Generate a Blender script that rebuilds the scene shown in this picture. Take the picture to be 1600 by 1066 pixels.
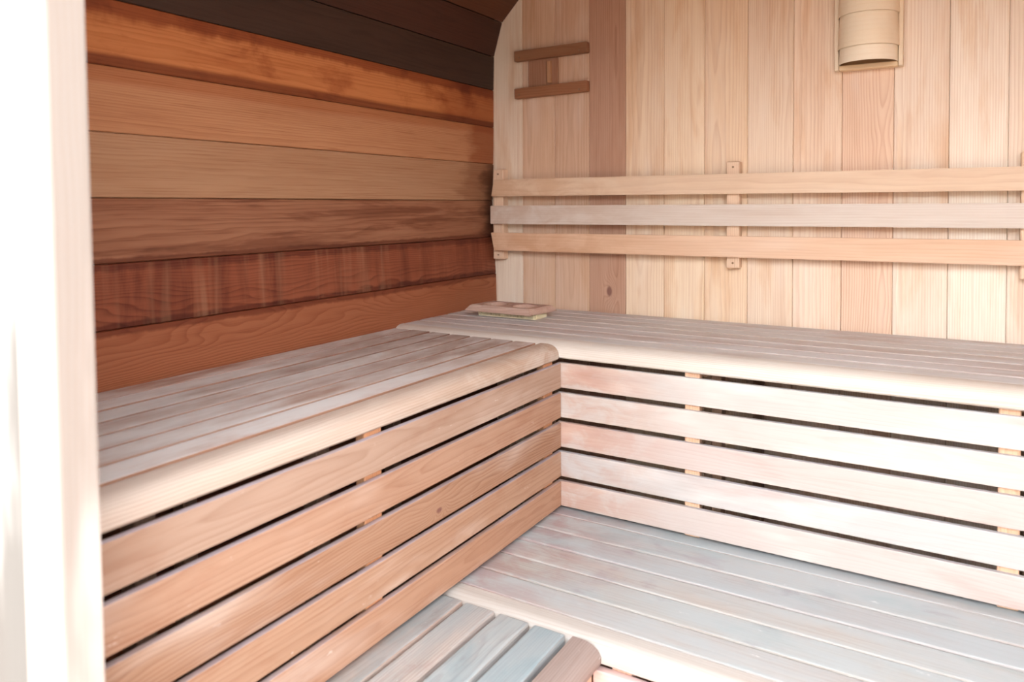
import bpy, bmesh, math, random
from mathutils import Vector, Matrix

random.seed(7)
scene = bpy.context.scene
for o in list(bpy.data.objects):
    bpy.data.objects.remove(o, do_unlink=True)
col = scene.collection

ZO = -0.2          # measured heights are kept relative to a datum 0.2 m under the floor


def V(x, y, z):
    return Vector((x, y, z + ZO))


# ------------------------------------------------------------------ camera
cam_d = bpy.data.cameras.new('camera')
cam = bpy.data.objects.new('camera', cam_d)
col.objects.link(cam)
scene.camera = cam
cam_d.sensor_fit = 'HORIZONTAL'
cam_d.sensor_width = 36.0
cam_d.lens = 26.262
cam_d.shift_y = -0.1119
cam_d.clip_start = 0.02
cam_d.dof.use_dof = True
cam_d.dof.focus_distance = 2.1
cam_d.dof.aperture_fstop = 3.3
yaw, pitch, roll = 0.5447, -0.0278, -0.0046
fw = Vector((-math.sin(yaw) * math.cos(pitch), math.cos(yaw) * math.cos(pitch), math.sin(pitch)))
rt = Vector((math.cos(yaw), math.sin(yaw), 0))
up = rt.cross(fw)
r2 = rt * math.cos(roll) + up * math.sin(roll)
u2 = up * math.cos(roll) - rt * math.sin(roll)
cam.matrix_world = Matrix((
    (r2.x, u2.x, -fw.x, 0.9785), (r2.y, u2.y, -fw.y, -1.8823), (r2.z, u2.z, -fw.z, 1.4486 + ZO), (0, 0, 0, 1)))

# ------------------------------------------------------------------ daylight
world = bpy.data.worlds.new('World')
scene.world = world
world.use_nodes = True
bg = world.node_tree.nodes['Background']
bg.inputs[0].default_value = (0.94, 0.975, 1.0, 1)      # bright overcast sky
bg.inputs[1].default_value = 4.0
scene.view_settings.view_transform = 'Standard'
scene.view_settings.look = 'None'
scene.view_settings.exposure = 1.6
scene.view_settings.gamma = 1.0
scene.view_settings.use_curve_mapping = False


# ------------------------------------------------------------------ helpers
def lin(rgb, k=1.0):
    out = []
    for c in rgb:
        c = c / 255.0
        c = c / 12.92 if c <= 0.04045 else ((c + 0.055) / 1.055) ** 2.4
        out.append(min(1.0, c * k))
    return (out[0], out[1], out[2], 1.0)


class NT:
    """small node-tree writer"""
    def __init__(self, name):
        self.m = bpy.data.materials.new(name)
        self.m.use_nodes = True
        self.t = self.m.node_tree
        self.t.nodes.clear()

    def n(self, kind, **kw):
        nd = self.t.nodes.new(kind)
        for k, v in kw.items():
            setattr(nd, k, v)
        return nd

    def put(self, sock, v):
        if v is None:
            return
        if hasattr(v, 'is_output') or isinstance(v, bpy.types.NodeSocket):
            self.t.links.new(v, sock)
        else:
            sock.default_value = v

    def math(self, op, a, b=None, c=None, clamp=False):
        nd = self.n('ShaderNodeMath', operation=op, use_clamp=clamp)
        for i, v in enumerate((a, b, c)):
            self.put(nd.inputs[i], v)
        return nd.outputs[0]

    def vmath(self, op, a, b=None):
        nd = self.n('ShaderNodeVectorMath', operation=op)
        self.put(nd.inputs[0], a)
        self.put(nd.inputs[1], b)
        return nd.outputs[0]

    def noise(self, vec, scale=1.0, detail=3.0, rough=0.55, dist=0.0):
        nd = self.n('ShaderNodeTexNoise')
        self.put(nd.inputs['Vector'], vec)
        nd.inputs['Scale'].default_value = scale
        nd.inputs['Detail'].default_value = detail
        nd.inputs['Roughness'].default_value = rough
        nd.inputs['Distortion'].default_value = dist
        return nd.outputs['Fac']

    def step(self, v, lo, hi):
        nd = self.n('ShaderNodeMapRange', interpolation_type='SMOOTHSTEP')
        self.put(nd.inputs[0], v)
        self.put(nd.inputs[1], lo)
        self.put(nd.inputs[2], hi)
        return nd.outputs[0]

    def mix(self, fac, a, b, blend='MIX'):
        nd = self.n('ShaderNodeMix', data_type='RGBA', blend_type=blend)
        self.put(nd.inputs[0], fac)
        self.put(nd.inputs[6], a)
        self.put(nd.inputs[7], b)
        return nd.outputs[2]


def wood(name, rings=170, ring_c=0.35, fiber_c=0.3, mottle_c=0.4, dark=(0.55, 0.40, 0.32), mottle=(0.80, 0.66, 0.56),
         rough=0.62, weather=None, weather_c=0.0, weather_top=False, weather_ax=2, stains=(), knots=(), scuff=0.0, wob=0.03, pale=0.0):
    """Cedar cut from a virtual log: grain runs along the object's local X axis; the object's own colour is the base."""
    k = NT(name)
    tc = k.n('ShaderNodeTexCoord')
    oi = k.n('ShaderNodeObjectInfo')
    P = tc.outputs['Object']
    base = oi.outputs['Color']
    wn = k.n('ShaderNodeTexWhiteNoise', noise_dimensions='1D')
    k.put(wn.inputs['W'], k.math('MULTIPLY', oi.outputs['Random'], 91.7))
    sep = k.n('ShaderNodeSeparateColor')
    k.put(sep.inputs[0], wn.outputs['Color'])
    s1, s2, s3 = sep.outputs[0], sep.outputs[1], sep.outputs[2]
    off = k.vmath('SCALE', wn.outputs['Color'])
    off.node.inputs['Scale'].default_value = 23.0
    Ps = k.vmath('ADD', P, off)
    sp = k.n('ShaderNodeSeparateXYZ')
    k.put(sp.inputs[0], P)
    px, py, pz = sp.outputs[0], sp.outputs[1], sp.outputs[2]
    # knots bend the rings around them
    kd = None
    knot_mask = None
    for (kx, ky, kr) in knots:
        d = k.n('ShaderNodeVectorMath', operation='DISTANCE')
        cx = k.n('ShaderNodeCombineXYZ')
        k.put(cx.inputs[0], k.math('MULTIPLY', px, 0.55))
        k.put(cx.inputs[1], py)
        k.put(d.inputs[0], cx.outputs[0])
        d.inputs[1].default_value = (kx * 0.55, ky, 0)
        g = k.math('POWER', 2.718, k.math('MULTIPLY', k.math('POWER', k.math('DIVIDE', d.outputs[1], kr * 2.2), 2.0), -1.0))
        kd = g if kd is None else k.math('ADD', kd, g)
        mk = k.step(d.outputs[1], kr * 1.25, kr * 0.55)
        knot_mask = mk if knot_mask is None else k.math('MAXIMUM', knot_mask, mk)
    # growth rings
    warp = k.noise(k.vmath('MULTIPLY', Ps, (1.3, 5.0, 5.0)), 1.0, 3.0, 0.5)
    warp2 = k.noise(k.vmath('MULTIPLY', Ps, (7.0, 30.0, 30.0)), 1.0, 2.0, 0.5)
    y0 = k.math('MULTIPLY', k.math('SUBTRACT', s1, 0.5), 0.16)
    z0 = k.math('ADD', k.math('MULTIPLY', s2, 0.09), 0.02)
    dy = k.math('SUBTRACT', py, y0)
    dz = k.math('ADD', k.math('ADD', pz, z0), k.math('MULTIPLY', k.math('SUBTRACT', warp, 0.5), wob * 2))
    if kd is not None:
        dz = k.math('ADD', dz, k.math('MULTIPLY', kd, 0.035))
    rr = k.math('SQRT', k.math('ADD', k.math('MULTIPLY', dy, dy), k.math('MULTIPLY', dz, dz)))
    rr = k.math('ADD', rr, k.math('MULTIPLY', warp2, 0.004))
    ring = k.math('FRACT', k.math('MULTIPLY', rr, rings))
    ring = k.math('MULTIPLY', k.math('POWER', ring, 2.5), k.step(ring, 1.0, 0.86))
    ringamp = k.noise(k.vmath('MULTIPLY', Ps, (1.0, 18.0, 18.0)), 1.0, 2.0)
    ring = k.math('MULTIPLY', ring, k.math('MULTIPLY', ringamp, 2.0 * ring_c), clamp=True)
    c = k.mix(ring, base, k.mix(1.0, base, (*dark, 1), 'MULTIPLY'))
    # fibres and pores along the grain
    fib = k.noise(k.vmath('MULTIPLY', Ps, (5.0, 260.0, 260.0)), 1.0, 3.0, 0.6)
    fibm = k.math('MULTIPLY', k.step(fib, 0.48, 0.75), fiber_c)
    c = k.mix(fibm, c, k.mix(1.0, c, (*dark, 1), 'MULTIPLY'))
    # broad colour drift of the plank
    mo = k.noise(k.vmath('MULTIPLY', Ps, (1.6, 11.0, 11.0)), 1.0, 4.0, 0.6)
    c = k.mix(k.math('MULTIPLY', k.step(mo, 0.42, 0.72), mottle_c), c, k.mix(1.0, c, (*mottle, 1), 'MULTIPLY'))
    if pale:
        po = k.noise(k.vmath('MULTIPLY', k.vmath('ADD', Ps, (5, 9, 2)), (2.2, 9.0, 9.0)), 1.0, 3.0, 0.6)
        c = k.mix(k.math('MULTIPLY', k.step(po, 0.5, 0.8), pale), c, (0.86, 0.80, 0.75, 1))
    if weather is not None:
        we = k.noise(k.vmath('MULTIPLY', k.vmath('ADD', Ps, (3, 1, 7)), (2.5, 9.0, 9.0)), 1.0, 5.0, 0.65)
        wf = k.math('MULTIPLY', k.step(we, 0.22, 0.62), weather_c)
        if weather_top:       # only the faces people sit and step on are worn grey
            no = k.n('ShaderNodeSeparateXYZ')
            k.put(no.inputs[0], tc.outputs['Normal'])
            wf = k.math('MULTIPLY', wf, k.step(no.outputs[weather_ax], 0.55, 0.95))
        grain_keep = k.mix(0.22, (*weather, 1), c)
        c = k.mix(wf, c, grain_keep)
        # bleached flecks
    if scuff:
        sc = k.noise(k.vmath('MULTIPLY', Ps, (24.0, 60.0, 60.0)), 1.0, 4.0, 0.7)
        c = k.mix(k.math('MULTIPLY', k.step(sc, 0.66, 0.78), scuff), c, (0.88, 0.86, 0.83, 1))
    for st in stains:  # stains, plus painted shade near some ends
        c = st(k, c, px, py, Ps)
    if knot_mask is not None:
        c = k.mix(k.math('MULTIPLY', knot_mask, 0.8), c, (0.16, 0.06, 0.05, 1))
    b = k.n('ShaderNodeBsdfPrincipled')
    k.put(b.inputs['Base Color'], c)
    b.inputs['Roughness'].default_value = rough
    b.inputs['Specular IOR Level'].default_value = 0.35
    bm_ = k.n('ShaderNodeBump')
    bm_.inputs['Strength'].default_value = 0.25
    bm_.inputs['Distance'].default_value = 0.0012
    k.put(bm_.inputs['Height'], k.math('SUBTRACT', fib, k.math('MULTIPLY', ring, 0.6)))
    k.put(b.inputs['Normal'], bm_.outputs[0])
    out = k.n('ShaderNodeOutputMaterial')
    k.put(out.inputs[0], b.outputs[0])
    return k.m


def plain(name, rgb, rough=0.6, metal=0.0, var=0.12, scale=30.0):
    k = NT(name)
    tc = k.n('ShaderNodeTexCoord')
    nz = k.noise(tc.outputs['Object'], scale, 3.0)
    c = k.mix(k.math('MULTIPLY', nz, var * 2), lin(rgb), k.mix(1.0, lin(rgb), (0.6, 0.58, 0.55, 1), 'MULTIPLY'))
    b = k.n('ShaderNodeBsdfPrincipled')
    k.put(b.inputs['Base Color'], c)
    b.inputs['Roughness'].default_value = rough
    b.inputs['Metallic'].default_value = metal
    out = k.n('ShaderNodeOutputMaterial')
    k.put(out.inputs[0], b.outputs[0])
    return k.m


# stains and painted shade on staves: x along the stave (towards the back wall), y across (up)
def edge_stain(side, reach, colr, amount, x0=-9, x1=-8, fx=3.0, jag=0.5):
    """ragged water stain creeping in from the upper (+1) or lower (-1) edge, between x0 and x1"""
    def f(k, c, px, py, Ps):
        d = k.math('SUBTRACT', 0.0723, k.math('MULTIPLY', py, side))       # distance from that edge
        n1 = k.noise(k.vmath('MULTIPLY', Ps, (fx, 1.5, 1.5)), 1.0, 4.0, 0.6)
        n2 = k.noise(k.vmath('MULTIPLY', Ps, (fx * 9, 3.0, 3.0)), 1.0, 3.0, 0.6)
        nn = k.math('ADD', k.math('MULTIPLY', n1, 1.4), k.math('MULTIPLY', n2, jag))
        lim = k.math('MULTIPLY', nn, reach)
        m = k.step(d, lim, k.math('MULTIPLY', lim, 0.55))
        m = k.math('MULTIPLY', m, amount)
        if x1 > x0 and x0 > -8.5:
            m = k.math('MULTIPLY', m, k.step(px, x0, x1))
        elif x0 > -8.5:
            m = k.math('MULTIPLY', m, k.step(px, x0, x1))
        return k.mix(m, c, k.mix(1.0, c, (*colr, 1), 'MULTIPLY'))
    return f


def drips(colr, amount, x0, x1, freq=22.0):
    """pale rinsed runs crossing the grain"""
    def f(k, c, px, py, Ps):
        n1 = k.noise(k.vmath('MULTIPLY', Ps, (freq, 1.2, 1.0)), 1.0, 3.0, 0.6, 0.3)
        m = k.math('MULTIPLY', k.step(n1, 0.48, 0.70), amount)
        m = k.math('MULTIPLY', m, k.math('MULTIPLY', k.step(px, x0, x0 + 0.15), k.step(px, x1 + 0.5, x1)))
        return k.mix(m, c, (*colr, 1))
    return f


def end_stain_shade(x0, colr, amount):
    """tide mark at the back-wall end, also used to paint corner shadow"""
    def f(k, c, px, py, Ps):
        n1 = k.noise(k.vmath('MULTIPLY', Ps, (6.0, 20.0, 20.0)), 1.0, 4.0, 0.6)
        e = k.math('ADD', px, k.math('MULTIPLY', k.math('SUBTRACT', n1, 0.5), 0.28))
        m = k.math('MULTIPLY', k.step(e, x0 - 0.05, x0 + 0.05), amount)
        return k.mix(m, c, k.mix(1.0, c, (*colr, 1), 'MULTIPLY'))
    return f


def near_end(xe, reach, colr, amount):
    """blotchy brown-red tone near one slat end: stains, and painted shade (end at local x = xe)"""
    def f(k, c, px, py, Ps):
        d = k.math('ABSOLUTE', k.math('SUBTRACT', px, xe))
        n1 = k.noise(k.vmath('MULTIPLY', Ps, (9.0, 16.0, 16.0)), 1.0, 4.0, 0.6, 0.5)
        m = k.math('MULTIPLY', k.step(d, reach, reach * 0.05), k.step(n1, 0.34, 0.62))
        return k.mix(k.math('MULTIPLY', m, amount), c, k.mix(1.0, c, (*colr, 1), 'MULTIPLY'))
    return f


def tide(fx, fy, lo, hi, colr, amount):
    """free-form blotches"""
    def f(k, c, px, py, Ps):
        n1 = k.noise(k.vmath('MULTIPLY', k.vmath('ADD', Ps, (11, 4, 6)), (fx, fy, fy)), 1.0, 5.0, 0.62, 0.4)
        return k.mix(k.math('MULTIPLY', k.step(n1, lo, hi), amount), c, k.mix(1.0, c, (*colr, 1), 'MULTIPLY'))
    return f


MESH = {}


def mesh_obj(name, bm, mat, parent=None, smooth=False):
    me = bpy.data.meshes.new(name)
    bmesh.ops.recalc_face_normals(bm, faces=bm.faces)
    bm.to_mesh(me)
    bm.free()
    if smooth:
        for p in me.polygons:
            p.use_smooth = True
    o = bpy.data.objects.new(name, me)
    if mat:
        me.materials.append(mat)
    col.objects.link(o)
    o.parent = parent
    return o


def empty(name, loc, label=None, cat=None, kind=None, group=None):
    o = bpy.data.objects.new(name, None)
    col.objects.link(o)
    o.location = loc
    o.empty_display_size = 0.1
    if label:
        o['label'] = label
    if cat:
        o['category'] = cat
    if kind:
        o['kind'] = kind
    if group:
        o['group'] = group
    return o


def plank(name, parent, A, B, across, W, T, mat, color, bevel=0.003, seg=1):
    """plank with its centre line A-B, W wide along `across`, T thick; local X is the grain"""
    A, B = Vector(A), Vector(B)
    ax = (B - A)
    L = ax.length
    ax.normalize()
    ay = Vector(across)
    ay = (ay - ax * ay.dot(ax)).normalized()
    az = ax.cross(ay)
    key = (round(L, 4), round(W, 4), round(T, 4), round(bevel, 4), seg, mat.name)
    me = MESH.get(key)
    if me is None:
        bm = bmesh.new()
        bmesh.ops.create_cube(bm, size=1.0)
        bmesh.ops.scale(bm, vec=(L, W, T), verts=bm.verts)
        if bevel:
            bmesh.ops.bevel(bm, geom=list(bm.edges), offset=bevel, segments=seg, affect='EDGES', profile=0.6)
        bmesh.ops.recalc_face_normals(bm, faces=bm.faces)
        me = bpy.data.meshes.new(name)
        bm.to_mesh(me)
        bm.free()
        me.materials.append(mat)
        MESH[key] = me
    o = bpy.data.objects.new(name, me)
    col.objects.link(o)
    mid = (A + B) / 2
    M = Matrix(((ax.x, ay.x, az.x, mid.x), (ax.y, ay.y, az.y, mid.y), (ax.z, ay.z, az.z, mid.z), (0, 0, 0, 1)))
    if parent:
        o.parent = parent
        M = Matrix.Translation(parent.location).inverted() @ M
    o.matrix_basis = M
    o.color = color
    return o


def extrude(name, parent, prof, A, B, yax, mat, color, smooth=False, bevel_ends=0.0):
    """profile points (y, z) swept from A to B; local X is the grain, local Y = yax"""
    A, B = Vector(A), Vector(B)
    ax = (B - A)
    L = ax.length
    ax.normalize()
    ay = Vector(yax).normalized()
    az = ax.cross(ay)
    bm = bmesh.new()
    ra, rb = [], []
    for (y, z) in prof:
        ra.append(bm.verts.new((-L / 2, y, z)))
        rb.append(bm.verts.new((L / 2, y, z)))
    n = len(prof)
    bm.faces.new(ra)
    bm.faces.new(rb)
    for i in range(n):
        bm.faces.new((ra[i], ra[(i + 1) % n], rb[(i + 1) % n], rb[i]))
    o = mesh_obj(name, bm, mat, parent)
    if smooth:
        me = o.data
        for p in me.polygons:
            p.use_smooth = len(p.vertices) == 4
        try:
            me.set_sharp_from_angle(angle=math.radians(40))
        except Exception:
            pass
    mid = (A + B) / 2
    M = Matrix(((ax.x, ay.x, az.x, mid.x), (ax.y, ay.y, az.y, mid.y), (ax.z, ay.z, az.z, mid.z), (0, 0, 0, 1)))
    if parent:
        M = Matrix.Translation(parent.location).inverted() @ M
    o.matrix_basis = M
    o.color = color
    return o


def jit(c, a=0.04):
    f = 1 + random.uniform(-a, a)
    return (min(1, c[0] * f), min(1, c[1] * f * random.uniform(0.985, 1.015)), min(1, c[2] * f * random.uniform(0.97, 1.03)), 1)


# ------------------------------------------------------------------ materials
GREY = (0.56, 0.58, 0.60)
M_board = wood('cedar_wall_board', rings=150, ring_c=0.45, fiber_c=0.25, mottle_c=0.35, dark=(0.66, 0.50, 0.40), wob=0.012, pale=0.3,
               stains=(tide(2.2, 14.0, 0.48, 0.7, (0.86, 0.70, 0.54), 0.6), tide(1.2, 30.0, 0.5, 0.7, (0.86, 0.74, 0.66), 0.45)))
M_board_fig = wood('cedar_wall_board_figured', rings=150, ring_c=0.8, fiber_c=0.2, mottle_c=0.35, dark=(0.72, 0.52, 0.42), wob=0.06, pale=0.45)
M_board_knot = wood('cedar_wall_board_knotty', rings=150, ring_c=0.6, fiber_c=0.3, mottle_c=0.5, dark=(0.6, 0.45, 0.38), wob=0.015,
                    knots=((-0.265, 0.008, 0.011),))
M_seat_b = wood('weathered_seat_slat', rings=190, ring_c=0.3, fiber_c=0.35, mottle_c=0.3, weather=(0.63, 0.65, 0.67), weather_c=0.92, weather_top=True, rough=0.55, scuff=0.25)
M_seat_l = wood('greyed_seat_slat', rings=190, ring_c=0.35, fiber_c=0.35, mottle_c=0.4, weather=(0.74, 0.77, 0.78), weather_c=0.95, weather_top=True, rough=0.55, scuff=0.3,
                stains=(near_end(0.70, 0.85, (0.66, 0.53, 0.46), 0.85), tide(3, 10, 0.55, 0.7, (0.88, 0.8, 0.77), 0.5)))  # brown far end paints the light falling off away from the doorway
M_step = wood('grey_step_slat', rings=170, ring_c=0.25, fiber_c=0.35, mottle_c=0.3, weather=(0.40, 0.45, 0.475), weather_c=0.95, weather_top=True, rough=0.5, scuff=0.5, mottle=(0.8, 0.66, 0.62),
              stains=(tide(3.0, 6.0, 0.5, 0.7, (0.78, 0.88, 0.90), 0.7), tide(5.0, 9.0, 0.58, 0.72, (0.84, 0.76, 0.80), 0.8), near_end(-1.065, 0.45, (0.86, 0.62, 0.60), 0.9)))
M_seat_n = wood('greyed_front_rail', rings=200, ring_c=0.5, fiber_c=0.45, mottle_c=0.4, dark=(0.62, 0.52, 0.48), mottle=(0.84, 0.78, 0.78), rough=0.55, wob=0.03, scuff=0.3)
M_step_l = wood('dark_grey_step_slat', rings=200, ring_c=0.7, fiber_c=0.6, mottle_c=0.4, dark=(0.6, 0.5, 0.46), weather=(0.25, 0.305, 0.33), weather_c=0.92, weather_top=True, rough=0.5, scuff=0.6,
                stains=(tide(4.0, 8.0, 0.5, 0.7, (0.72, 0.86, 0.9), 0.6), tide(6.0, 14.0, 0.55, 0.7, (0.92, 0.8, 0.78), 0.8)))
M_nose_l = wood('rounded_front_rail_brown_end', rings=190, ring_c=0.45, fiber_c=0.3, mottle_c=0.35, dark=(0.62, 0.48, 0.40), rough=0.5, pale=0.25, wob=0.03,
                stains=(near_end(0.70, 0.95, (0.76, 0.62, 0.52), 0.85),))  # browner towards the end at the back bench
M_nose = wood('rounded_front_rail', rings=190, ring_c=0.4, fiber_c=0.25, mottle_c=0.3, dark=(0.66, 0.52, 0.42), rough=0.5, pale=0.25, wob=0.02)
M_skirt_l = wood('orange_skirt_slat', rings=210, ring_c=0.45, fiber_c=0.3, mottle_c=0.45, dark=(0.60, 0.44, 0.35), pale=0.3, scuff=0.45, wob=0.02,
                 weather=(0.42, 0.38, 0.44), weather_c=0.9, weather_top=True, weather_ax=1, stains=(tide(4, 12, 0.5, 0.7, (0.84, 0.7, 0.62), 0.6),))
M_skirt_l2 = wood('grainy_skirt_slat', rings=230, ring_c=0.75, fiber_c=0.4, mottle_c=0.5, dark=(0.56, 0.40, 0.32), pale=0.3, scuff=0.45, wob=0.06,
                  weather=(0.42, 0.38, 0.44), weather_c=0.9, weather_top=True, weather_ax=1, knots=((0.12, -0.012, 0.006),))
M_skirt_r = wood('pale_skirt_slat', rings=190, ring_c=0.25, fiber_c=0.2, mottle_c=0.35, dark=(0.78, 0.66, 0.62), mottle=(0.94, 0.84, 0.82), pale=0.4, rough=0.5,
                 weather=(0.5, 0.52, 0.58), weather_c=0.6, weather_top=True, weather_ax=1,
                 stains=(tide(2.5, 9.0, 0.54, 0.74, (0.92, 0.74, 0.70), 0.7), near_end(-1.045, 0.45, (0.90, 0.62, 0.50), 0.75)))
M_rest = wood('backrest_slat', rings=170, ring_c=0.3, fiber_c=0.25, mottle_c=0.35, dark=(0.7, 0.56, 0.48), wob=0.012, rough=0.5, pale=0.2,
              stains=(near_end(-1.33, 0.9, (0.80, 0.66, 0.56), 0.7),))  # browner left end: wood colour plus painted loss of light
M_batten = wood('support_batten', rings=180, ring_c=0.4, fiber_c=0.25, mottle_c=0.3)
M_lamp = wood('lamp_veneer', rings=70, ring_c=0.12, fiber_c=0.1, mottle_c=0.2, dark=(0.8, 0.68, 0.52), mottle=(0.92, 0.82, 0.66), rough=0.5)
M_brush = wood('brush_wood', rings=240, ring_c=0.6, fiber_c=0.4, mottle_c=0.6, dark=(0.55, 0.42, 0.38), mottle=(0.72, 0.52, 0.48))
M_frame = wood('door_frame_wood', rings=150, ring_c=0.25, fiber_c=0.15, mottle_c=0.3, dark=(0.8, 0.68, 0.6), mottle=(0.95, 0.85, 0.82), pale=0.4)
M_floor = wood('floor_plank', rings=150, ring_c=0.4, fiber_c=0.3, mottle_c=0.4)
M_st = wood('cedar_stave', rings=190, ring_c=0.5, fiber_c=0.35, mottle_c=0.5, dark=(0.55, 0.42, 0.34), wob=0.02)
M_st_dark = wood('dark_cedar_stave', rings=170, ring_c=0.5, fiber_c=0.5, mottle_c=0.6, dark=(0.55, 0.5, 0.48), mottle=(0.62, 0.6, 0.6), wob=0.02)
BROWN = (0.42, 0.25, 0.20)
M_st_B = wood('orange_stave', rings=190, ring_c=0.55, fiber_c=0.5, mottle_c=0.5, dark=(0.60, 0.42, 0.32), wob=0.01,
              stains=(edge_stain(1, 0.034, (0.42, 0.24, 0.18), 0.85, jag=0.9),
                      edge_stain(-1, 0.034, (0.34, 0.22, 0.20), 0.9, fx=0.5, jag=0.12),
                      tide(4, 7, 0.5, 0.66, (0.55, 0.36, 0.28), 0.7), end_stain_shade(0.75, (0.6, 0.42, 0.34), 0.6)))
M_st_C = wood('striped_stave', rings=210, ring_c=0.55, fiber_c=0.6, mottle_c=0.3, dark=(0.62, 0.45, 0.36), wob=0.006,
              stains=(edge_stain(1, 0.045, (0.80, 0.58, 0.44), 0.7, fx=0.5, jag=0.2), end_stain_shade(0.90, (0.62, 0.38, 0.27), 0.8)))
M_st_D = wood('tan_stave', rings=210, ring_c=0.35, fiber_c=0.6, mottle_c=0.5, dark=(0.66, 0.52, 0.44), wob=0.006,
              stains=(end_stain_shade(0.86, (0.6, 0.46, 0.42), 0.7), end_stain_shade(1.01, (0.34, 0.25, 0.22), 0.8),))  # the endmost dark mark paints the corner shadow beside the backrest
M_st_E = wood('streaked_stave', rings=150, ring_c=0.6, fiber_c=0.6, mottle_c=0.6, dark=(0.50, 0.36, 0.30), mottle=(0.66, 0.5, 0.44), wob=0.02,
              stains=(edge_stain(-1, 0.014, (0.42, 0.24, 0.20), 0.8, jag=0.9), tide(2.2, 26, 0.50, 0.66, (0.56, 0.42, 0.38), 0.8), end_stain_shade(1.00, (0.30, 0.22, 0.20), 0.85)))  # dark far end continues the painted backrest corner shadow
M_st_F = wood('water_marked_stave', rings=210, ring_c=0.9, fiber_c=0.35, mottle_c=0.5, dark=(0.50, 0.34, 0.27), wob=0.05,
              stains=(edge_stain(-1, 0.016, (0.36, 0.2, 0.18), 0.8, jag=1.0), edge_stain(1, 0.02, (0.42, 0.25, 0.22), 0.7, jag=1.2),
                      tide(11, 1.6, 0.44, 0.66, (0.50, 0.34, 0.32), 0.7), drips((0.36, 0.19, 0.11), 0.45, -0.95, 0.4, 15.0)))
M_st_G = wood('reddish_stave', rings=220, ring_c=0.8, fiber_c=0.35, mottle_c=0.4, dark=(0.58, 0.40, 0.31), wob=0.05,
              stains=(edge_stain(1, 0.016, (0.42, 0.24, 0.2), 0.8, jag=1.0),))
M_skin = plain('dark_light_seal', (70, 60, 54), 0.9)
M_screw = plain('screw_metal', (150, 120, 95), 0.45, 0.6)
M_bristle = plain('cream_bristle', (235, 225, 190), 0.6)
M_core = plain('bristle_bed', (84, 70, 54), 0.8)  # dark colour paints shade into the slits between bristles
M_dark = plain('lamp_socket', (40, 34, 30), 0.6)
M_ground = plain('dry_earth', (136, 124, 112), 0.95, scale=3.0, var=0.3)

# ------------------------------------------------------------------ the room shell
XL, XR, XC = -0.63, 2.09, 0.73
YB, YF = 0.625, -1.42

prof = [(-0.600, 0.17), (-0.604, 0.313), (-0.607, 0.4575), (-0.609, 0.602), (-0.610, 0.7465), (-0.611, 0.891), (-0.613, 1.0355),
        (-0.616, 1.180), (-0.624, 1.325), (-0.630, 1.470), (-0.624, 1.613), (-0.622, 1.758), (-0.622, 1.905), (-0.619, 2.037),
        (-0.580, 2.166), (-0.483, 2.264), (-0.365, 2.343), (-0.235, 2.400), (-0.097, 2.435), (0.046, 2.450)]
stave_look = {
    0: (M_st_G, (150, 98, 72)), 1: (M_st_G, (150, 98, 72)), 2: (M_st_G, (150, 98, 72)), 3: (M_st_G, (150, 98, 72)),
    4: (M_st_G, (150, 98, 72)), 5: (M_st_G, (150, 98, 72)), 6: (M_st_G, (166, 102, 70)), 7: (M_st_F, (148, 84, 58)),
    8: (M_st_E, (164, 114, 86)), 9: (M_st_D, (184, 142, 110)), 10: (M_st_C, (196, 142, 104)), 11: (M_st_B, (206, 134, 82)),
    12: (M_st_dark, (74, 53, 44)), 13: (M_st_dark, (82, 49, 38)), 14: (M_st_dark, (108, 66, 44)), 15: (M_st, (150, 95, 62)),
}
n_flat = 9
full = list(prof)
flat_dx = (XC * 2 - 0.046 * 2) / n_flat
for i in range(1, n_flat):
    full.append((0.046 + flat_dx * i, 2.45))
full += [(2 * XC - x, z) for (x, z) in reversed(prof)]

wall_left = empty('wall_left', V(XL, 0, 0.2), 'dark reddish horizontal cedar stave wall with water stains', 'wall', 'structure')
wall_right = empty('wall_right', V(XR, 0, 0.2), 'cedar stave wall on the side out of view', 'wall', 'structure')
ceiling = empty('ceiling', V(XC, 0, 2.45), 'dark cedar stave ceiling curving down to the wall', 'ceiling', 'structure')
TS = 0.038
for i in range(len(full) - 1):
    (xa, za), (xb, zb) = full[i], full[i + 1]
    A2, B2 = Vector((xa, za)), Vector((xb, zb))
    d = (B2 - A2)
    w = d.length
    d.normalize()
    nrm = Vector((-d.y, d.x))                 # outward normal in the XZ plane (profile runs clockwise)
    mid = (A2 + B2) / 2 + nrm * (TS / 2 - {6: 0.0022, 7: 0.0012, 9: 0.0008, 12: 0.0006}.get(i, 0.0))
    par = wall_left if i < 14 else (wall_right if i >= len(full) - 1 - 14 else ceiling)
    j = i if i < 16 else len(full) - 2 - i
    mat, rgb = stave_look.get(i, (M_st, (214, 176, 146)))
    if par is wall_right:
        mat, rgb = M_st, (185, 130, 92)
    plank('stave', par, V(mid.x, YF - 0.10, mid.y), V(mid.x, YB - 0.001, mid.y), (d.x, 0, d.y), w - 0.0012, TS, mat, lin(rgb, (0.74 if i >= 12 else 0.88) if par is not wall_right else 1.0), 0.0022)

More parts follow.
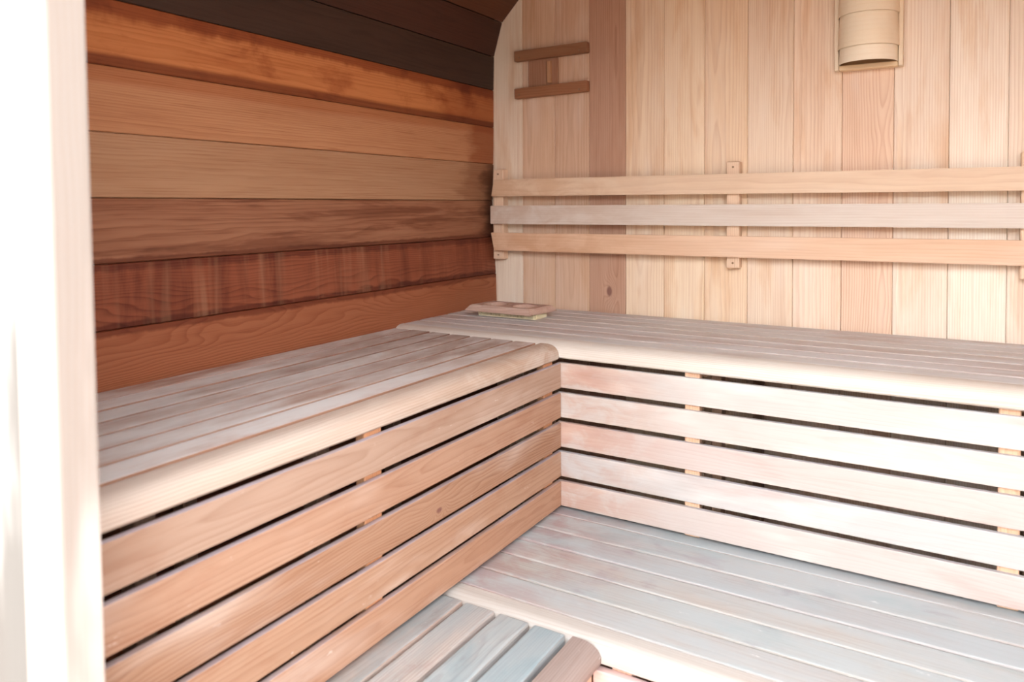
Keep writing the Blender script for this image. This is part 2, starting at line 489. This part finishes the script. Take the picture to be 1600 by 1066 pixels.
wall_back = empty('wall_back', V(XC, YB, 0.2), 'pale vertical cedar boards of the end wall', 'wall', 'structure')
bcols = [(226, 212, 198), (208, 178, 156), (204, 174, 154), (184, 148, 130), (226, 204, 182), (232, 212, 190), (228, 204, 180), (226, 206, 188),
         (230, 208, 190), (224, 196, 176), (232, 216, 202), (238, 226, 214), (230, 214, 200), (226, 200, 178), (228, 206, 186), (222, 196, 172),
         (226, 202, 182), (222, 196, 172), (226, 200, 178)]
for i in range(19):
    x0 = -0.635 + 0.1430 * i
    if i == 3:
        m = M_board_knot
    elif i == 9:
        m = M_board_fig
    else:
        m = M_board
    xm = x0 + 0.0715
    plank('board', wall_back, V(xm, YB + 0.019 + random.uniform(0, 0.0006), 0.2), V(xm, YB + 0.019, 2.60), (1, 0, 0), 0.1421, 0.038, m, lin((bcols[i][0], bcols[i][1], bcols[i][2] - 3), 1.14), 0.002)

# unseen skin added behind the staves and boards to block light leaks
skin_col = lin((70, 60, 54))
for i in range(len(full) - 1):
    (xa, za), (xb, zb_) = full[i], full[i + 1]
    d = Vector((xb - xa, zb_ - za))
    w = d.length
    d.normalize()
    mid = Vector(((xa + xb) / 2, (za + zb_) / 2)) + Vector((-d.y, d.x)) * (TS + 0.005)
    par = wall_left if i < 14 else (wall_right if i >= len(full) - 1 - 14 else ceiling)
    plank('light_seal', par, V(mid.x, YF - 0.10, mid.y), V(mid.x, YB + 0.05, mid.y), (d.x, 0, d.y), w + 0.02, 0.006, M_skin, skin_col, 0)
plank('light_seal', wall_back, V(XL - 0.06, YB + 0.044, 1.4), V(XR + 0.06, YB + 0.044, 1.4), (0, 0, 1), 2.5, 0.008, M_skin, skin_col, 0)

# front wall with the doorway
DX0, DX1, DZ = 0.160, 1.860, 2.34
wall_front = empty('wall_front', V(XC, YF, 0.2), 'pale front wall boards around the open doorway', 'wall', 'structure')
yc = YF - 0.011
x = XL - 0.01
while x < XR:
    w = 0.1421
    x1 = x + 0.143
    if x1 <= DX0 + 0.02:
        wv = min(x + w, DX0 - 0.098) - x
        plank('board', wall_front, V(x + wv / 2, yc, 0.2), V(x + wv / 2, yc, 2.44), (1, 0, 0), wv, 0.018, M_frame, lin((205, 184, 168)), 0.002)
    elif x >= DX1 - 0.08:
        xs = max(x, DX1 + 0.083)
        wv = x + w - xs
        if wv > 0.02:
            plank('board', wall_front, V(xs + wv / 2, yc, 0.2), V(xs + wv / 2, yc, 2.44), (1, 0, 0), wv, 0.018, M_frame, lin((205, 184, 168)), 0.002)
    else:
        plank('board', wall_front, V(x + w / 2, yc, DZ + 0.022), V(x + w / 2, yc, 2.56), (1, 0, 0), w, 0.018, M_frame, lin((205, 184, 168)), 0.002)
    x = x1
trim = empty('trim_1', V(DX0, YF, 0.2), 'whitish wooden door frame post close to the viewer', 'door frame', 'structure')
fc = lin((150, 140, 133))
JT = 0.022
for s, xx in ((1, DX0), (-1, DX1)):
    lean = (0.0227, -0.0153) if s == 1 else (0.0, 0.0)          # the near post stands a degree out of plumb
    xt = xx - s * 0.040
    plank('post', trim, V(xt + lean[0], YF - JT, 0.2), V(xt + lean[1], YF - JT, DZ - 0.002), (1, 0, 0), 0.08, 2 * JT, M_frame, fc, 0.004, 2)
    for i in range(5 if s == 1 else 2):                          # weathered cladding on the outside of the front wall
        xo = xx - s * (0.081 + 0.066 + 0.134 * i)
        plank('cladding_board', wall_front, V(xo + lean[0], YF - 0.028, 0.2), V(xo + lean[1], YF - 0.028, DZ - 0.002), (1, 0, 0), 0.132, 0.012, M_frame, jit(lin((104, 99, 97)), 0.05), 0.003)
plank('head', trim, V(DX0 - 0.04, YF - JT / 2, DZ + 0.01), V(DX1 + 0.02, YF - JT / 2, DZ + 0.01), (0, 1, 0), JT, 0.02, M_frame, fc, 0.002)
plank('head_casing', trim, V(DX0 - 0.10, YF - JT - 0.011, DZ + 0.04), V(DX1 + 0.08, YF - JT - 0.011, DZ + 0.04), (0, 0, 1), 0.08, 0.02, M_frame, fc, 0.004)

floor = empty('floor', V(XC, 0, 0.2), 'cedar plank floor under the benches', 'floor', 'structure')
for i in range(19):
    xm = -0.605 + 0.1425 * i + 0.07
    plank('plank', floor, V(xm, YF - 0.06, 0.185), V(xm, YB, 0.185), (1, 0, 0), 0.140, 0.03, M_floor, jit(lin((165, 130, 105))), 0.002)

bm = bmesh.new()      # bare ground; unseen bank added to cut low skylight through the doorway
rad = [0.0, 1.5, 3.0, 4.5, 6.0, 7.0, 8.0, 9.0, 10.0, 14.0, 40.0]
hgt = [0.0, 0.0, 0.0, 0.05, 0.3, 0.85, 1.9, 2.9, 3.3, 3.4, 3.4]
NA = 48
prev = None
for r_, h_ in zip(rad, hgt):
    if r_ == 0:
        ringv = [bm.verts.new((0, 0, 0))]
    else:
        ringv = [bm.verts.new((r_ * math.cos(2 * math.pi * i / NA), r_ * math.sin(2 * math.pi * i / NA),
                               h_ * (1 + 0.08 * math.sin(3.1 * i) + 0.05 * math.sin(1.7 * i + 1)))) for i in range(NA)]
    if prev:
        for i in range(NA):
            if len(prev) == 1:
                bm.faces.new((prev[0], ringv[i], ringv[(i + 1) % NA]))
            else:
                bm.faces.new((prev[i], ringv[i], ringv[(i + 1) % NA], prev[(i + 1) % NA]))
    prev = ringv
g = mesh_obj('ground', bm, M_ground, None, True)
g.location = V(0.9, -1.4, 0.05)
g['kind'] = 'structure'
g['label'] = 'bare earth ground outside the doorway with an added bank that shapes the light'
g['category'] = 'ground'

# ------------------------------------------------------------------ upper bench along the end wall
ZB = 1.060


def nose_profile(width, height, rad, flip=1):
    """(y, z): y = 0 at the rounded front, z = 0 at the top; the rounded corner is top-front"""
    pts = [(width, 0.0)]
    n = 8
    ry, rz = rad
    for i in range(n + 1):
        a = math.pi / 2 * i / n
        pts.append((ry - ry * math.sin(a), -rz + rz * math.cos(a)))
    pts += [(0.0, -height + 0.004), (0.004, -height), (width, -height)]
    return [(flip * y, z) for (y, z) in pts]


bench_b = empty('sauna_bench', V(0.75, 0.3, 0.2), 'upper slatted bench with pale skirt running along the end wall', 'bench', group='sauna benches')
extrude('front_rail', bench_b, nose_profile(0.050, 0.046, (0.040, 0.030)), V(-0.612, -0.006, ZB), V(XR - 0.02, -0.006, ZB), (0, 1, 0), M_nose, lin((204, 196, 188)), True)
for i in range(7):
    y0 = 0.0485 + 0.0805 * i
    w = 0.0715
    c = jit(lin((188, 174, 168)), 0.05)
    z = ZB - 0.011 + random.uniform(-0.0008, 0.0008)
    plank('seat_slat', bench_b, V(-0.612, y0 + w / 2, z), V(XR - 0.02, y0 + w / 2, z), (0, 1, 0), w, 0.022, M_seat_b, c, 0.003, 2)
skirt_cols = [(188, 181, 177), (190, 182, 177), (188, 175, 170), (182, 177, 175), (186, 175, 170)]
SH = 0.0712
for i in range(5):
    zc = 1.0 - 0.085 * i - SH / 2
    plank('skirt_slat', bench_b, V(-0.014, 0.007, zc), V(XR - 0.02, 0.007, zc), (0, 0, 1), SH, 0.014, M_skirt_r, lin(skirt_cols[i]), 0.0025, 2)
for xm, w in ((0.376, 0.040), (1.066, 0.040), (1.80, 0.04)):
    plank('batten', bench_b, V(xm, 0.027, 0.579), V(xm, 0.027, 1.012), (1, 0, 0), w, 0.024, M_batten, lin((226, 186, 156)), 0.002)
    plank('bearer', bench_b, V(xm + 0.008, 0.047, 1.017), V(xm + 0.008, 0.60, 1.017), (1, 0, 0), 0.045, 0.040, M_batten, lin((205, 165, 135)), 0.002)
    plank('leg', bench_b, V(xm + 0.045, 0.10, 0.20), V(xm + 0.045, 0.10, 1.036), (1, 0, 0), 0.028, 0.04, M_batten, lin((170, 135, 110)), 0.002)
    plank('leg', bench_b, V(xm + 0.045, 0.56, 0.20), V(xm + 0.045, 0.56, 1.036), (1, 0, 0), 0.028, 0.04, M_batten, lin((150, 120, 98)), 0.002)

# ------------------------------------------------------------------ upper bench along the left wall
ZL = 1.053
YE = -1.40
bench_l = empty('sauna_bench', V(-0.3, -0.7, 0.2), 'upper slatted bench with orange skirt running along the stained stave wall', 'bench', group='sauna benches')
extrude('front_rail', bench_l, nose_profile(0.058, 0.043, (0.036, 0.028)), V(-0.004, YE, ZL), V(-0.004, -0.008, ZL), (-1, 0, 0), M_nose_l, lin((196, 182, 171)), True)
lcols = [(172, 132, 110), (164, 134, 118), (156, 126, 112), (160, 132, 118), (150, 124, 112), (158, 124, 108), (166, 126, 106)]
for i in range(7):
    x0 = -0.078 - 0.0762 * i
    w = 0.0675
    z = ZL - 0.011 + random.uniform(-0.001, 0.001)
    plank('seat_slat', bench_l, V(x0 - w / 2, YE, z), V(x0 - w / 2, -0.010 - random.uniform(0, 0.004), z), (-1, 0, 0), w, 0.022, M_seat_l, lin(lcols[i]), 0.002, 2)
lsk = [(172, 145, 128), (176, 141, 119), (168, 132, 108), (176, 140, 116), (178, 138, 113)]
for i in range(5):
    zc = 1.0 - 0.085 * i - SH / 2 + random.uniform(-0.001, 0.001)
    plank('skirt_slat', bench_l, V(-0.007, YE, zc), V(-0.007, -0.0012, zc), (0, 0, 1), SH, 0.014, M_skirt_l2 if i == 2 else M_skirt_l, lin(lsk[i]), 0.0025, 2)
for ym in (-0.050, -0.775, -1.15):
    if ym > -1.0:
        plank('batten', bench_l, V(-0.027, ym, 0.579), V(-0.027, ym, 1.008), (0, 1, 0), 0.05, 0.024, M_batten, lin((216, 160, 120)), 0.002)
    plank('bearer', bench_l, V(-0.047, ym - 0.01, 1.010), V(-0.585, ym - 0.01, 1.010), (0, 1, 0), 0.045, 0.036, M_batten, lin((200, 160, 130)), 0.002)
    plank('leg', bench_l, V(-0.12, ym - 0.05, 0.20), V(-0.12, ym - 0.05, 1.028), (0, 1, 0), 0.035, 0.04, M_batten, lin((150, 125, 108)), 0.002)
    plank('leg', bench_l, V(-0.54, ym - 0.05, 0.20), V(-0.54, ym - 0.05, 1.028), (0, 1, 0), 0.035, 0.04, M_batten, lin((150, 125, 108)), 0.002)

# ------------------------------------------------------------------ lower bench (step) along the end wall
ZS = 0.578
step_b = empty('sauna_bench', V(0.75, -0.25, 0.2), 'low bluish grey step bench in front of the pale skirt slats', 'bench', group='sauna benches')
extrude('front_rail', step_b, nose_profile(0.056, 0.042, (0.034, 0.026)), V(-0.05, -0.546, ZS), V(XR - 0.02, -0.546, ZS), (0, 1, 0), M_nose, lin((182, 176, 171)), True)
edges = [-0.484, -0.397, -0.304, -0.216, -0.128, -0.030, 0.062]
for i in range(6):
    y0, y1 = edges[i], edges[i + 1] - 0.007
    z = ZS - 0.011 + random.uniform(-0.001, 0.001)
    plank('seat_slat', step_b, V(-0.06, (y0 + y1) / 2, z), V(XR - 0.02, (y0 + y1) / 2, z), (0, 1, 0), y1 - y0, 0.022, M_step, jit(lin((176, 171, 168)), 0.05), 0.0035, 2)
for i in range(4):
    zc = 0.522 - 0.080 * i - 0.036
    plank('skirt_slat', step_b, V(0.352, -0.534, zc), V(XR - 0.02, -0.534, zc), (0, 0, 1), 0.070, 0.020, M_skirt_r, lin((226, 196, 190)), 0.0025, 2)
for xm in (0.405, 1.066, 1.80):
    plank('batten', step_b, V(xm, -0.511, 0.20), V(xm, -0.511, 0.535), (1, 0, 0), 0.042, 0.024, M_batten, lin((224, 182, 160)), 0.002)
    plank('bearer', step_b, V(xm, -0.498, 0.536), V(xm, 0.06, 0.536), (1, 0, 0), 0.042, 0.038, M_batten, lin((190, 160, 140)), 0.002)

# ------------------------------------------------------------------ lower bench (step) along the left bench
step_l = empty('sauna_bench', V(0.17, -0.95, 0.2), 'low grey step bench at the foot of the orange skirt slats', 'bench', group='sauna benches')
extrude('front_rail', step_l, nose_profile(0.062, 0.042, (0.040, 0.028)), V(0.372, YE, ZS), V(0.372, -0.549, ZS), (-1, 0, 0), M_seat_n, lin((150, 134, 128)), True)
for i, (x0, x1) in enumerate(((-0.040, 0.040), (0.050, 0.124), (0.137, 0.209), (0.222, 0.294))):
    z = ZS - 0.012
    plank('seat_slat', step_l, V((x0 + x1) / 2, YE, z), V((x0 + x1) / 2, -0.551, z), (-1, 0, 0), x1 - x0, 0.024, M_step_l, lin(((184, 164, 154), (186, 178, 174), (180, 182, 182), (176, 180, 182))[i]), 0.0045, 2)
for i in range(4):
    zc = 0.522 - 0.080 * i - 0.036
    plank('skirt_slat', step_l, V(0.341, YE, zc), V(0.341, -0.545, zc), (0, 0, 1), 0.070, 0.020, M_skirt_l, lin((206, 160, 132)), 0.0025, 2)
for ym in (-0.62, -1.15):
    plank('batten', step_l, V(0.318, ym, 0.20), V(0.318, ym, 0.535), (0, 1, 0), 0.042, 0.024, M_batten, lin((200, 155, 128)), 0.002)
    plank('bearer', step_l, V(0.30, ym, 0.534), V(-0.03, ym, 0.534), (0, 1, 0), 0.042, 0.038, M_batten, lin((190, 160, 140)), 0.002)

# ------------------------------------------------------------------ backrest on the end wall
rest = empty('backrest', V(0.73, 0.6, 1.2), 'three horizontal backrest slats on battens fixed to the end wall', 'backrest')


def rest_slat(zl_t, zl_b, zr_t, zr_b, xt, xb, rgb):
    """slat whose left end is scribed to the curved wall"""
    xr = 2.055
    L = xr - (-0.60)
    bm = bmesh.new()
    ox, oz = (xr - 0.60) / 2, (zl_t + zl_b + zr_t + zr_b) / 4
    pts = [(xt, zl_t), (xr, zr_t), (xr, zr_b), (xb, zl_b)]
    f = [bm.verts.new((px - ox, pz - oz, 0.010)) for px, pz in pts]
    b = [bm.verts.new((px - ox, pz - oz, -0.010)) for px, pz in pts]
    bm.faces.new(f)
    bm.faces.new(b)
    for i in range(4):
        bm.faces.new((f[i], f[(i + 1) % 4], b[(i + 1) % 4], b[i]))
    bmesh.ops.bevel(bm, geom=list(bm.edges), offset=0.0022, segments=2, affect='EDGES')
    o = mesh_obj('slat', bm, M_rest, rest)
    # local x = world X, local y = world Z, local z = -world Y
    M = Matrix(((1, 0, 0, ox), (0, 0, -1, 0.575), (0, 1, 0, oz + ZO), (0, 0, 0, 1)))
    o.matrix_basis = Matrix.Translation(rest.location).inverted() @ M
    o.color = lin(rgb)


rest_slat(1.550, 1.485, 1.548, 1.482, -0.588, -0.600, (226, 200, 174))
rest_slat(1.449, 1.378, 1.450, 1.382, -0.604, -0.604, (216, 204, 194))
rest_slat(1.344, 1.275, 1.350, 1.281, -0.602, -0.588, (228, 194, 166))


def screw(parent, p):
    bm = bmesh.new()
    bmesh.ops.create_cone(bm, cap_ends=True, segments=10, radius1=0.0038, radius2=0.0032, depth=0.003)
    o = mesh_obj('screw', bm, M_screw, parent)
    o.matrix_world = Matrix.Identity(4)
    M = Matrix.Translation(p) @ Matrix.Rotation(math.pi / 2, 4, 'X')
    if parent.parent:
        o.matrix_basis = (Matrix.Translation(parent.parent.location) @ parent.matrix_basis).inverted() @ M
    else:
        o.matrix_basis = Matrix.Translation(parent.location).inverted() @ M


for xm, w in ((-0.580, 0.046), (0.329, 0.042), (1.131, 0.042), (2.03, 0.042)):
    b = plank('batten', rest, V(xm, 0.605, 1.240), V(xm, 0.605, 1.590), (1, 0, 0), w, 0.038, M_batten, lin((232, 204, 178)), 0.0025)
    screw(b, V(xm, 0.5855, 1.572))
    screw(b, V(xm, 0.5855, 1.257))

# ------------------------------------------------------------------ sliding air vent
vent = empty('air_vent', V(-0.36, 0.62, 1.86), 'small wooden sliding air vent between two rails on the end wall', 'air vent')
for (zl, zr, rgb) in ((2.023, 2.026, (150, 108, 80)), (1.880, 1.885, (160, 112, 82))):
    r_ = plank('rail', vent, V(-0.512, 0.611, zl), V(-0.203, 0.611, zr), (0, 0, 1), 0.040, 0.026, M_batten, lin(rgb), 0.004, 2)
    for xs in (-0.49, -0.235):
        screw(r_, V(xs, 0.5975, (zl + zr) / 2 - 0.008))
plank('slide_panel', vent, V(-0.395, 0.6195, 1.902), V(-0.395, 0.6195, 2.004), (1, 0, 0), 0.128, 0.008, M_batten, lin((168, 126, 102)), 0.001)
plank('knob', vent, V(-0.362, 0.608, 1.910), V(-0.362, 0.608, 1.992), (1, 0, 0), 0.016, 0.014, M_batten, lin((186, 144, 110)), 0.003, 2)

# ------------------------------------------------------------------ wall lamp with a bent veneer shade
lamp = empty('wall_lamp', V(0.727, 0.62, 1.86), 'wall lamp with shade of bent pale wooden bands', 'lamp')
LX0, LX1 = 0.634, 0.820
for xm in (LX0 + 0.006, LX1 - 0.006):
    plank('side_strip', lamp, V(xm, 0.6065, 1.855), V(xm, 0.6065, 2.255), (1, 0, 0), 0.012, 0.036, M_lamp, lin((232, 214, 190)), 0.002, 2)
plank('bottom_bar', lamp, V(LX0 + 0.013, 0.606, 1.862), V(LX1 - 0.013, 0.606, 1.862), (0, 0, 1), 0.015, 0.034, M_lamp, lin((234, 208, 172)), 0.002)
plank('top_bar', lamp, V(LX0 + 0.013, 0.606, 2.245), V(LX1 - 0.013, 0.606, 2.245), (0, 0, 1), 0.015, 0.034, M_lamp, lin((234, 208, 172)), 0.002)
plank('back_plate', lamp, V(XC - 0.003, 0.6215, 1.871), V(XC - 0.003, 0.6215, 2.236), (1, 0, 0), 0.158, 0.005, M_lamp, lin((180, 140, 100)), 0.001)


def band(z0, z1, off0, off1, rgb):
    """half-elliptical veneer band; lower bands tuck under the one above"""
    bm = bmesh.new()
    n = 28
    a_, b_ = (LX1 - LX0) / 2 - 0.014, 0.088
    rows = []
    for (z, off) in ((z0, off0), (z1, off1)):
        for t in (0.0, -0.0035):
            ring = []
            for i in range(n + 1):
                a = math.pi * i / n
                ring.append(bm.verts.new((math.cos(a) * (a_ + (off + t) * 0.5), z, math.sin(a) ** 0.85 * (b_ + off + t))))
            rows.append(ring)
    lo, li, ho, hi = rows
    for i in range(n):
        bm.faces.new((lo[i], lo[i + 1], ho[i + 1], ho[i]))
        bm.faces.new((li[i], hi[i], hi[i + 1], li[i + 1]))
        bm.faces.new((lo[i], li[i], li[i + 1], lo[i + 1]))
        bm.faces.new((ho[i], ho[i + 1], hi[i + 1], hi[i]))
    for j in (0, n):
        bm.faces.new((lo[j], ho[j], hi[j], li[j]))
    o = mesh_obj('shade_band', bm, M_lamp, lamp)
    for p in o.data.polygons:
        p.use_smooth = True
    o.data.set_sharp_from_angle(angle=math.radians(40))
    M = Matrix(((1, 0, 0, (LX0 + LX1) / 2), (0, 0, -1, 0.604), (0, 1, 0, ZO), (0, 0, 0, 1)))
    o.matrix_basis = Matrix.Translation(lamp.location).inverted() @ M
    o.color = lin(rgb)


zb = [1.868, 1.912, 2.008, 2.104, 2.200]
band(zb[0], zb[1] + 0.012, 0.004, 0.001, (250, 238, 218))
band(zb[1], zb[2] + 0.012, 0.011, 0.001, (246, 232, 208))
band(zb[2], zb[3] + 0.012, 0.011, 0.001, (246, 232, 208))
band(zb[3], zb[4] + 0.030, 0.011, 0.001, (246, 232, 208))
bm = bmesh.new()
bmesh.ops.create_cone(bm, cap_ends=True, segments=16, radius1=0.022, radius2=0.026, depth=0.05)
o = mesh_obj('socket', bm, M_dark, lamp)
o.location = V(0.727, 0.585, 2.05) - lamp.location

# ------------------------------------------------------------------ scrubbing brush lying on the bench
brush = empty('scrub_brush', V(-0.385, 0.36, ZB), 'wooden scrub brush with two round finger holes lying bristles down on bench', 'brush')
zt0, zt1 = 0.019, 0.040


def solid(pts0, z0, pts1, z1):
    bm = bmesh.new()
    a = [bm.verts.new((x, y, z0)) for x, y in pts0]
    b = [bm.verts.new((x, y, z1)) for x, y in pts1]
    bm.faces.new(a)
    bm.faces.new(b)
    n = len(a)
    for i in range(n):
        bm.faces.new((a[i], a[(i + 1) % n], b[(i + 1) % n], b[i]))
    bmesh.ops.recalc_face_normals(bm, faces=bm.faces)
    return bm


q0 = [(-0.150, -0.078), (0.128, -0.090), (0.146, 0.078), (-0.134, 0.090)]
q1 = [(-0.130, -0.076 + 0.012), (0.118, -0.084 + 0.012), (0.136, 0.056), (-0.116, 0.066)]
bm = solid(q0, zt0, q1, zt1)
bmesh.ops.bevel(bm, geom=list(bm.edges), offset=0.003, segments=2, affect='EDGES')
plate = mesh_obj('handle_plate', bm, M_brush, brush)
plate.color = lin((196, 168, 154))
cut = []
for hx, hy in ((-0.058, -0.006), (0.064, -0.010)):
    bm = bmesh.new()
    bmesh.ops.create_cone(bm, cap_ends=True, segments=32, radius1=0.042, radius2=0.047, depth=0.05)
    c_ = mesh_obj('cutter', bm, None)
    c_.location = brush.location + Vector((hx, hy, 0.030 + 0.004))
    cut.append(c_)
    md = plate.modifiers.new('hole', 'BOOLEAN')
    md.object = c_
    md.operation = 'DIFFERENCE'
    md.solver = 'EXACT'
dg = bpy.context.evaluated_depsgraph_get()
new = bpy.data.meshes.new_from_object(plate.evaluated_get(dg))
plate.modifiers.clear()
plate.data = new
if not new.materials:
    new.materials.append(M_brush)
for c_ in cut:
    bpy.data.objects.remove(c_, do_unlink=True)

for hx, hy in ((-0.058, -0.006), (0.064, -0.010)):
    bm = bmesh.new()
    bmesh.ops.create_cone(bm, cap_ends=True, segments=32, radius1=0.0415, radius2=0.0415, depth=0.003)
    o = mesh_obj('hollow_light_disc', bm, M_bristle, brush)  # pale disc stands in for light on the hole walls
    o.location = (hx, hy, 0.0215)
bx0, bx1, by0, by1 = -0.112, 0.124, -0.046, 0.040


def rrect(x0, x1, y0, y1, r, n=5):
    pts = []
    for cx, cy, a0 in ((x1 - r, y1 - r, 0), (x0 + r, y1 - r, 90), (x0 + r, y0 + r, 180), (x1 - r, y0 + r, 270)):
        for i in range(n + 1):
            a = math.radians(a0 + 90 * i / n)
            pts.append((cx + r * math.cos(a), cy + r * math.sin(a)))
    return pts


p_ = rrect(bx0 + 0.004, bx1 - 0.004, by0 + 0.004, by1 - 0.004, 0.008)
mesh_obj('bristle_bed', solid(p_, 0.0035, p_, 0.019), M_core, brush)
p_ = rrect(bx0, bx1, by0, by1, 0.010)
mesh_obj('rim', solid(p_, 0.0008, p_, 0.0042), M_bristle, brush)
bm = bmesh.new()
for k_ in range(36):
    xx = bx0 + 0.008 + k_ * (bx1 - bx0 - 0.016) / 35
    wide = 0.0021 if k_ % 15 else 0.0042
    if k_ > 29:
        wide = 0.0046
    for yy in (by0 + 0.002, by1 - 0.002):
        m_ = Matrix.Translation((xx, yy, 0.0112)) @ Matrix.Diagonal((wide * 2 * 0.8, 0.005, 0.0150, 1))
        bmesh.ops.create_cube(bm, size=1.0, matrix=m_)
for k_ in range(16):
    yy = by0 + 0.008 + k_ * (by1 - by0 - 0.016) / 15
    for xx in (bx0 + 0.002, bx1 - 0.002):
        m_ = Matrix.Translation((xx, yy, 0.0112)) @ Matrix.Diagonal((0.005, 0.003, 0.0150, 1))
        bmesh.ops.create_cube(bm, size=1.0, matrix=m_)
br = mesh_obj('bristles', bm, M_bristle, brush)
br['kind'] = 'stuff'
